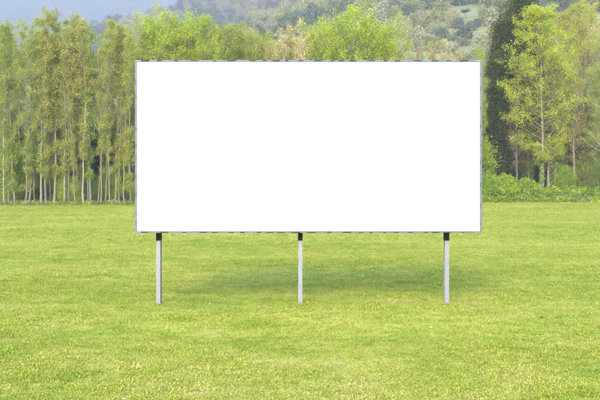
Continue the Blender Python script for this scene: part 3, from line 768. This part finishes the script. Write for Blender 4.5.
# umbrella pines on the near hillside
def gen_pine(seed, H):
    rng = np.random.default_rng(seed)
    t = np.linspace(0, 1, 9); tr = np.stack([.5 * np.sin(t * 2 + seed), .3 * np.sin(t * 3), H * .8 * t], -1)[None]
    tv, tf = tubes(tr, (.22 * (1 - t) + .09)[None], 7)
    nl = 16; az = np.arange(nl) * 2.4; d = np.stack([np.cos(az), np.sin(az), np.full(nl, .55)], -1); d /= np.linalg.norm(d, axis=1, keepdims=True)
    b = tr[0][np.linspace(6, 8, nl).astype(int)]
    lb = grow(b, d, rng.uniform(2.0, 3.6, nl), 5, rng, .4, .4); lv, lf = tubes(lb, np.repeat(np.linspace(.07, .02, 5)[None], nl, 0), 4)
    p, _, _ = along(lb, rng, 150, .3, 1.0); C = p.reshape(-1, 3) + rng.normal(size=(nl * 150, 3)) * np.array([.5, .5, .32])
    v, f = leaf_quads(C, .34, rng, .4, .5)
    return {'trunk': smooth(mesh_np('trunk', [(tv, tf, 0), (lv, lf, 0)], [M_BARK_D])), 'crown': mesh_np('crown', [(v, f, 0)], [M_LEAFD])}
PINE = [gen_pine(1, 11), gen_pine(2, 11)]
def on_hill(px, py, hf, ya, yb):
    ys = np.linspace(ya, yb, 900); zz = hf((px - 300) / FPX * ys, ys); row = HOR - (zz - CAM_H) / ys * FPX
    i = int(np.argmin(np.abs(row - py))); return ys[i], float(zz[i])
PC = (0.030, 0.046, 0.026)
for j, (px, py, s, lb) in enumerate(((485, 16, 1.15, 'dark umbrella pine on the hazy hillside, nearest the cypress'),
                                     (466, 19, .95, 'leaning umbrella pine on the hazy hillside, middle of three'),
                                     (453, 12, .9, 'umbrella pine on the hazy hillside, leftmost of three'))):
    Y, z = on_hill(px, py, hill1, 200, 618)
    plant('umbrella_pine', PINE[j % 2], px, Y, (s * Y / 500, s * Y / 500, s * Y / 500 * .55), PC, j, lb, 'tree', 'umbrella pines on the hillside', z=z - .2, lean=(0, -.12 if j == 1 else 0))
for j, (px, py, s, lb) in enumerate(((471, 30, 1.0, 'dark round bush below the umbrella pines'), (459, 28, 1.1, 'dark bush below the leftmost umbrella pine'),
                                     (477, 27, .9, 'small dark bush under the rightmost umbrella pine'), (468, 38, .8, 'lowest dark bush on the hillside lawn'),
                                     (569, 11, 2.0, 'dark spreading bush on the hillside above the right-hand trees'))):
    Y, z = on_hill(px, py, hill1, 200, 618)
    plant('hillside_bush', DARK[j % 2], px, Y, (s * .75, s * .75, s * .5), (0.09, .11, .06), j, lb, 'bush', z=z - .2)
for j, (px, py, s, lb) in enumerate(((210, 9, .85, 'slim hazy cypress on the distant ridge skyline'), (416, 6, .6, 'hazy cypress on the hillside above the tan trees'))):
    Y, z = on_hill(px, py, hill2 if j == 0 else hill1, 720 if j == 0 else 200, 1095 if j == 0 else 618)
    plant('distant_cypress', CYP, px, Y, (s * 1.2, s * 1.2, s), PC, j, lb, 'tree', z=z - .3)

# ------------------------------------------------------------------ meadow grass
def tuft(seed, nb, hgt, spread, wd, lean=.6):
    r = np.random.default_rng(seed)
    b = np.concatenate([r.normal(size=(nb, 2)) * spread, np.zeros((nb, 1))], 1)
    az = r.uniform(0, 6.28, nb); ln = r.uniform(.1, lean, nb) * 1.8; h = hgt * r.uniform(.5, 1.2, nb)
    d = np.stack([np.cos(az), np.sin(az), np.zeros(nb)], -1); sd = np.stack([-np.sin(az + .5), np.cos(az + .5), np.zeros(nb)], -1)
    up = np.array([0, 0, 1.])
    m = b + d * (h * ln * .35)[:, None] + up * (h * .6)[:, None]
    e = b + d * (h * ln)[:, None] + up * (h * (1 - .25 * ln))[:, None]
    wv = (wd * r.uniform(.7, 1.3, nb))[:, None]
    V = np.stack([b - sd * wv, b + sd * wv, m + sd * wv * .75, m - sd * wv * .75, e], 1).reshape(-1, 3)
    i = np.arange(nb)[:, None] * 5
    return [(V, np.concatenate([i + np.array([[0, 1, 2, 3]])]), 0), (V * 1, i + np.array([[3, 2, 4]]), 0)]
def tuft_mesh(*a):
    q, t3 = tuft(*a)
    # one shared vertex list: quads and tip triangles
    V = q[0]; me = bpy.data.meshes.new('grass_tuft')
    r = np.random.default_rng(a[0] + 50); nc = 14
    C = np.concatenate([r.normal(size=(nc, 2)) * a[3] * 1.1, r.uniform(.006, a[2] * .8, (nc, 1))], 1)
    cv, cf = leaf_quads(C, .017, r, .8, .8)
    F = q[1].tolist() + t3[1].tolist() + (cf + len(V)).tolist(); V = np.concatenate([V, cv])
    me.from_pydata(V.tolist(), [], F); me.materials.append(M_BLADE); me.update(); return me
gp = [proto('grass_tuft', tuft_mesh(500 + k, [16, 16, 14, 20][k], [.022, .028, .042, .026][k], [.05, .045, .04, .06][k], .0030)) for k in range(4)]
def weed(seed):
    r = np.random.default_rng(seed); n = 16; V, F = [], []
    for k in range(n):
        a = r.uniform(0, 6.28); L = r.uniform(.04, .085); wd = L * .2; el = r.uniform(.15, .9)
        d = np.array([math.cos(a) * math.cos(el), math.sin(a) * math.cos(el), math.sin(el)]); sd = np.array([-math.sin(a), math.cos(a), 0])
        b0 = np.array([r.normal() * .02, r.normal() * .02, .002]); dr = np.array([0, 0, -L * .18])
        V += [b0, b0 + d * L * .5 + sd * wd, b0 + d * L + dr, b0 + d * L * .5 - sd * wd]; F.append([4 * k, 4 * k + 1, 4 * k + 2, 4 * k + 3])
    return mesh_np('weed_rosette', [(np.array(V), np.array(F), 0)], [mat_leaf('weed_leaf_%d' % seed, trans=.3, fixed=(.13, .19, .016))])
gp[3] = proto('weed_rosette', weed(520))
P_, S_, W_ = [], [], []
for (ya, yb, dn, sc_) in ((8.2, 14, 420, 1.0), (14, 22, 260, 1.1), (22, 36, 110, 1.4), (36, 60, 40, 2.0), (60, 112, 14, 3.0)):
    hw = lambda y: .34 * y + 1.5
    area = (hw(ya) + hw(yb)) * (yb - ya); n = int(area * dn)
    y = np.sqrt(rng.uniform(ya ** 2, yb ** 2, n)); x = rng.uniform(-1, 1, n) * hw(y)
    ok = y < edge_y(x) + .8; x, y = x[ok], y[ok]; n = len(x)
    lush = vnoise(x, y, 1.3, 91) + .5 * vnoise(x, y, .35, 92)
    P_.append(np.stack([x, y, ground_z(x, y) - .006], -1))
    hs = sc_ ** .75 * (0.85 + .45 * lush) * rng.uniform(.7, 1.25, n)
    near_edge = 1 + (.25 + 2.2 * np.maximum(0, vnoise(x, y, 3.0, 99))) * sstep(-2.0, 0.3, y - edge_y(x))
    S_.append(np.stack([np.full(n, sc_), np.full(n, sc_), np.maximum(hs, .3) * near_edge], -1))
    wd_ = (vnoise(x, y, .8, 97) + .6 * vnoise(x, y, 3.5, 98) > .62) & (rng.uniform(size=n) < .09)
    W_.append(np.where(wd_, 3, np.where(lush > .42, 2, rng.integers(0, 2, n))))
for px in (158.3, 300.3, 447.0):      # longer grass the mower leaves round the posts
    n = 70; a = rng.uniform(0, 6.28, n); q = .07 + np.abs(rng.normal(size=n)) * .09
    x = X(px, BY + SET) + np.cos(a) * q; y = BY + SET + .08 + np.sin(a) * q * 1.2
    P_.append(np.stack([x, y, ground_z(x, y) - .006], -1)); S_.append(np.stack([np.full(n, .8), np.full(n, .8), rng.uniform(.8, 1.7, n)], -1)); W_.append(np.full(n, 2))
P_ = np.concatenate(P_); S_ = np.concatenate(S_); W_ = np.concatenate(W_); n = len(P_)
scatter('meadow_grass', gp, P_, np.stack([rng.uniform(-.2, .2, n), rng.uniform(-.2, .2, n), rng.uniform(0, 6.28, n)], -1), S_, W_, [M_BLADE],
        'short yellow-green grass covering the whole meadow', 'grass')
# daisies
def daisy():
    a = np.arange(10) / 10 * 6.283
    V = np.concatenate([np.stack([np.cos(a) * .011, np.sin(a) * .011, np.full(10, .055) + .002 * (np.arange(10) % 2)], -1), [[0, 0, .052]]])
    F = np.array([[i, (i + 1) % 10, 10] for i in range(10)])
    sv, sf = tubes(np.array([[[0, 0, 0], [.002, .002, .03], [0, 0, .052]]]), np.full((1, 3), .0012), 4)
    yb = np.stack([np.cos(a) * .004, np.sin(a) * .004, np.full(10, .0565)], -1)
    yv = np.concatenate([yb, [[0, 0, .059]]])
    return mesh_np('daisy', [(V, F, 0), (sv, sf, 1), (yv, F, 2)], [mat_plain('petal', (.78, .78, .76)), M_BLADE, mat_plain('daisy_eye', (.7, .45, .03))])
dz = [proto('daisy', daisy())]
n = 60
y = np.sqrt(rng.uniform(9 ** 2, 26 ** 2, n)); x = rng.uniform(-1, 1, n) * (.33 * y + 1)
ok = vnoise(x, y, 2.2, 95) > .05; x, y = x[ok], y[ok]; n = len(x)
scatter('daisies', dz, np.stack([x, y, ground_z(x, y)], -1), np.stack([rng.uniform(-.4, .4, n), rng.uniform(-.4, .4, n), rng.uniform(0, 6.28, n)], -1),
        np.repeat(rng.uniform(.7, 1.2, n)[:, None], 3, 1), np.zeros(n, int), [], 'tiny white daisies dotted through the meadow grass', 'flowers')

# ------------------------------------------------------------------ haze
hm = bpy.data.materials.new('haze'); hm.use_nodes = True
ht = hm.node_tree; ht.nodes.clear()
hv = ht.nodes.new('ShaderNodeVolumePrincipled'); ho = ht.nodes.new('ShaderNodeOutputMaterial')
hv.inputs['Color'].default_value = (0.18, 0.182, 0.245, 1); hv.inputs['Density'].default_value = 0.00064
hv.inputs['Anisotropy'].default_value = 0.0
ht.links.new(hv.outputs[0], ho.inputs['Volume'])
hz = part('haze', box(-1300, 1300, -320, 2300, -2.5, 440), hm, None)
hz['kind'] = 'stuff'; tag(hz, 'thin pale blue haze between the meadow and the hills', 'haze')
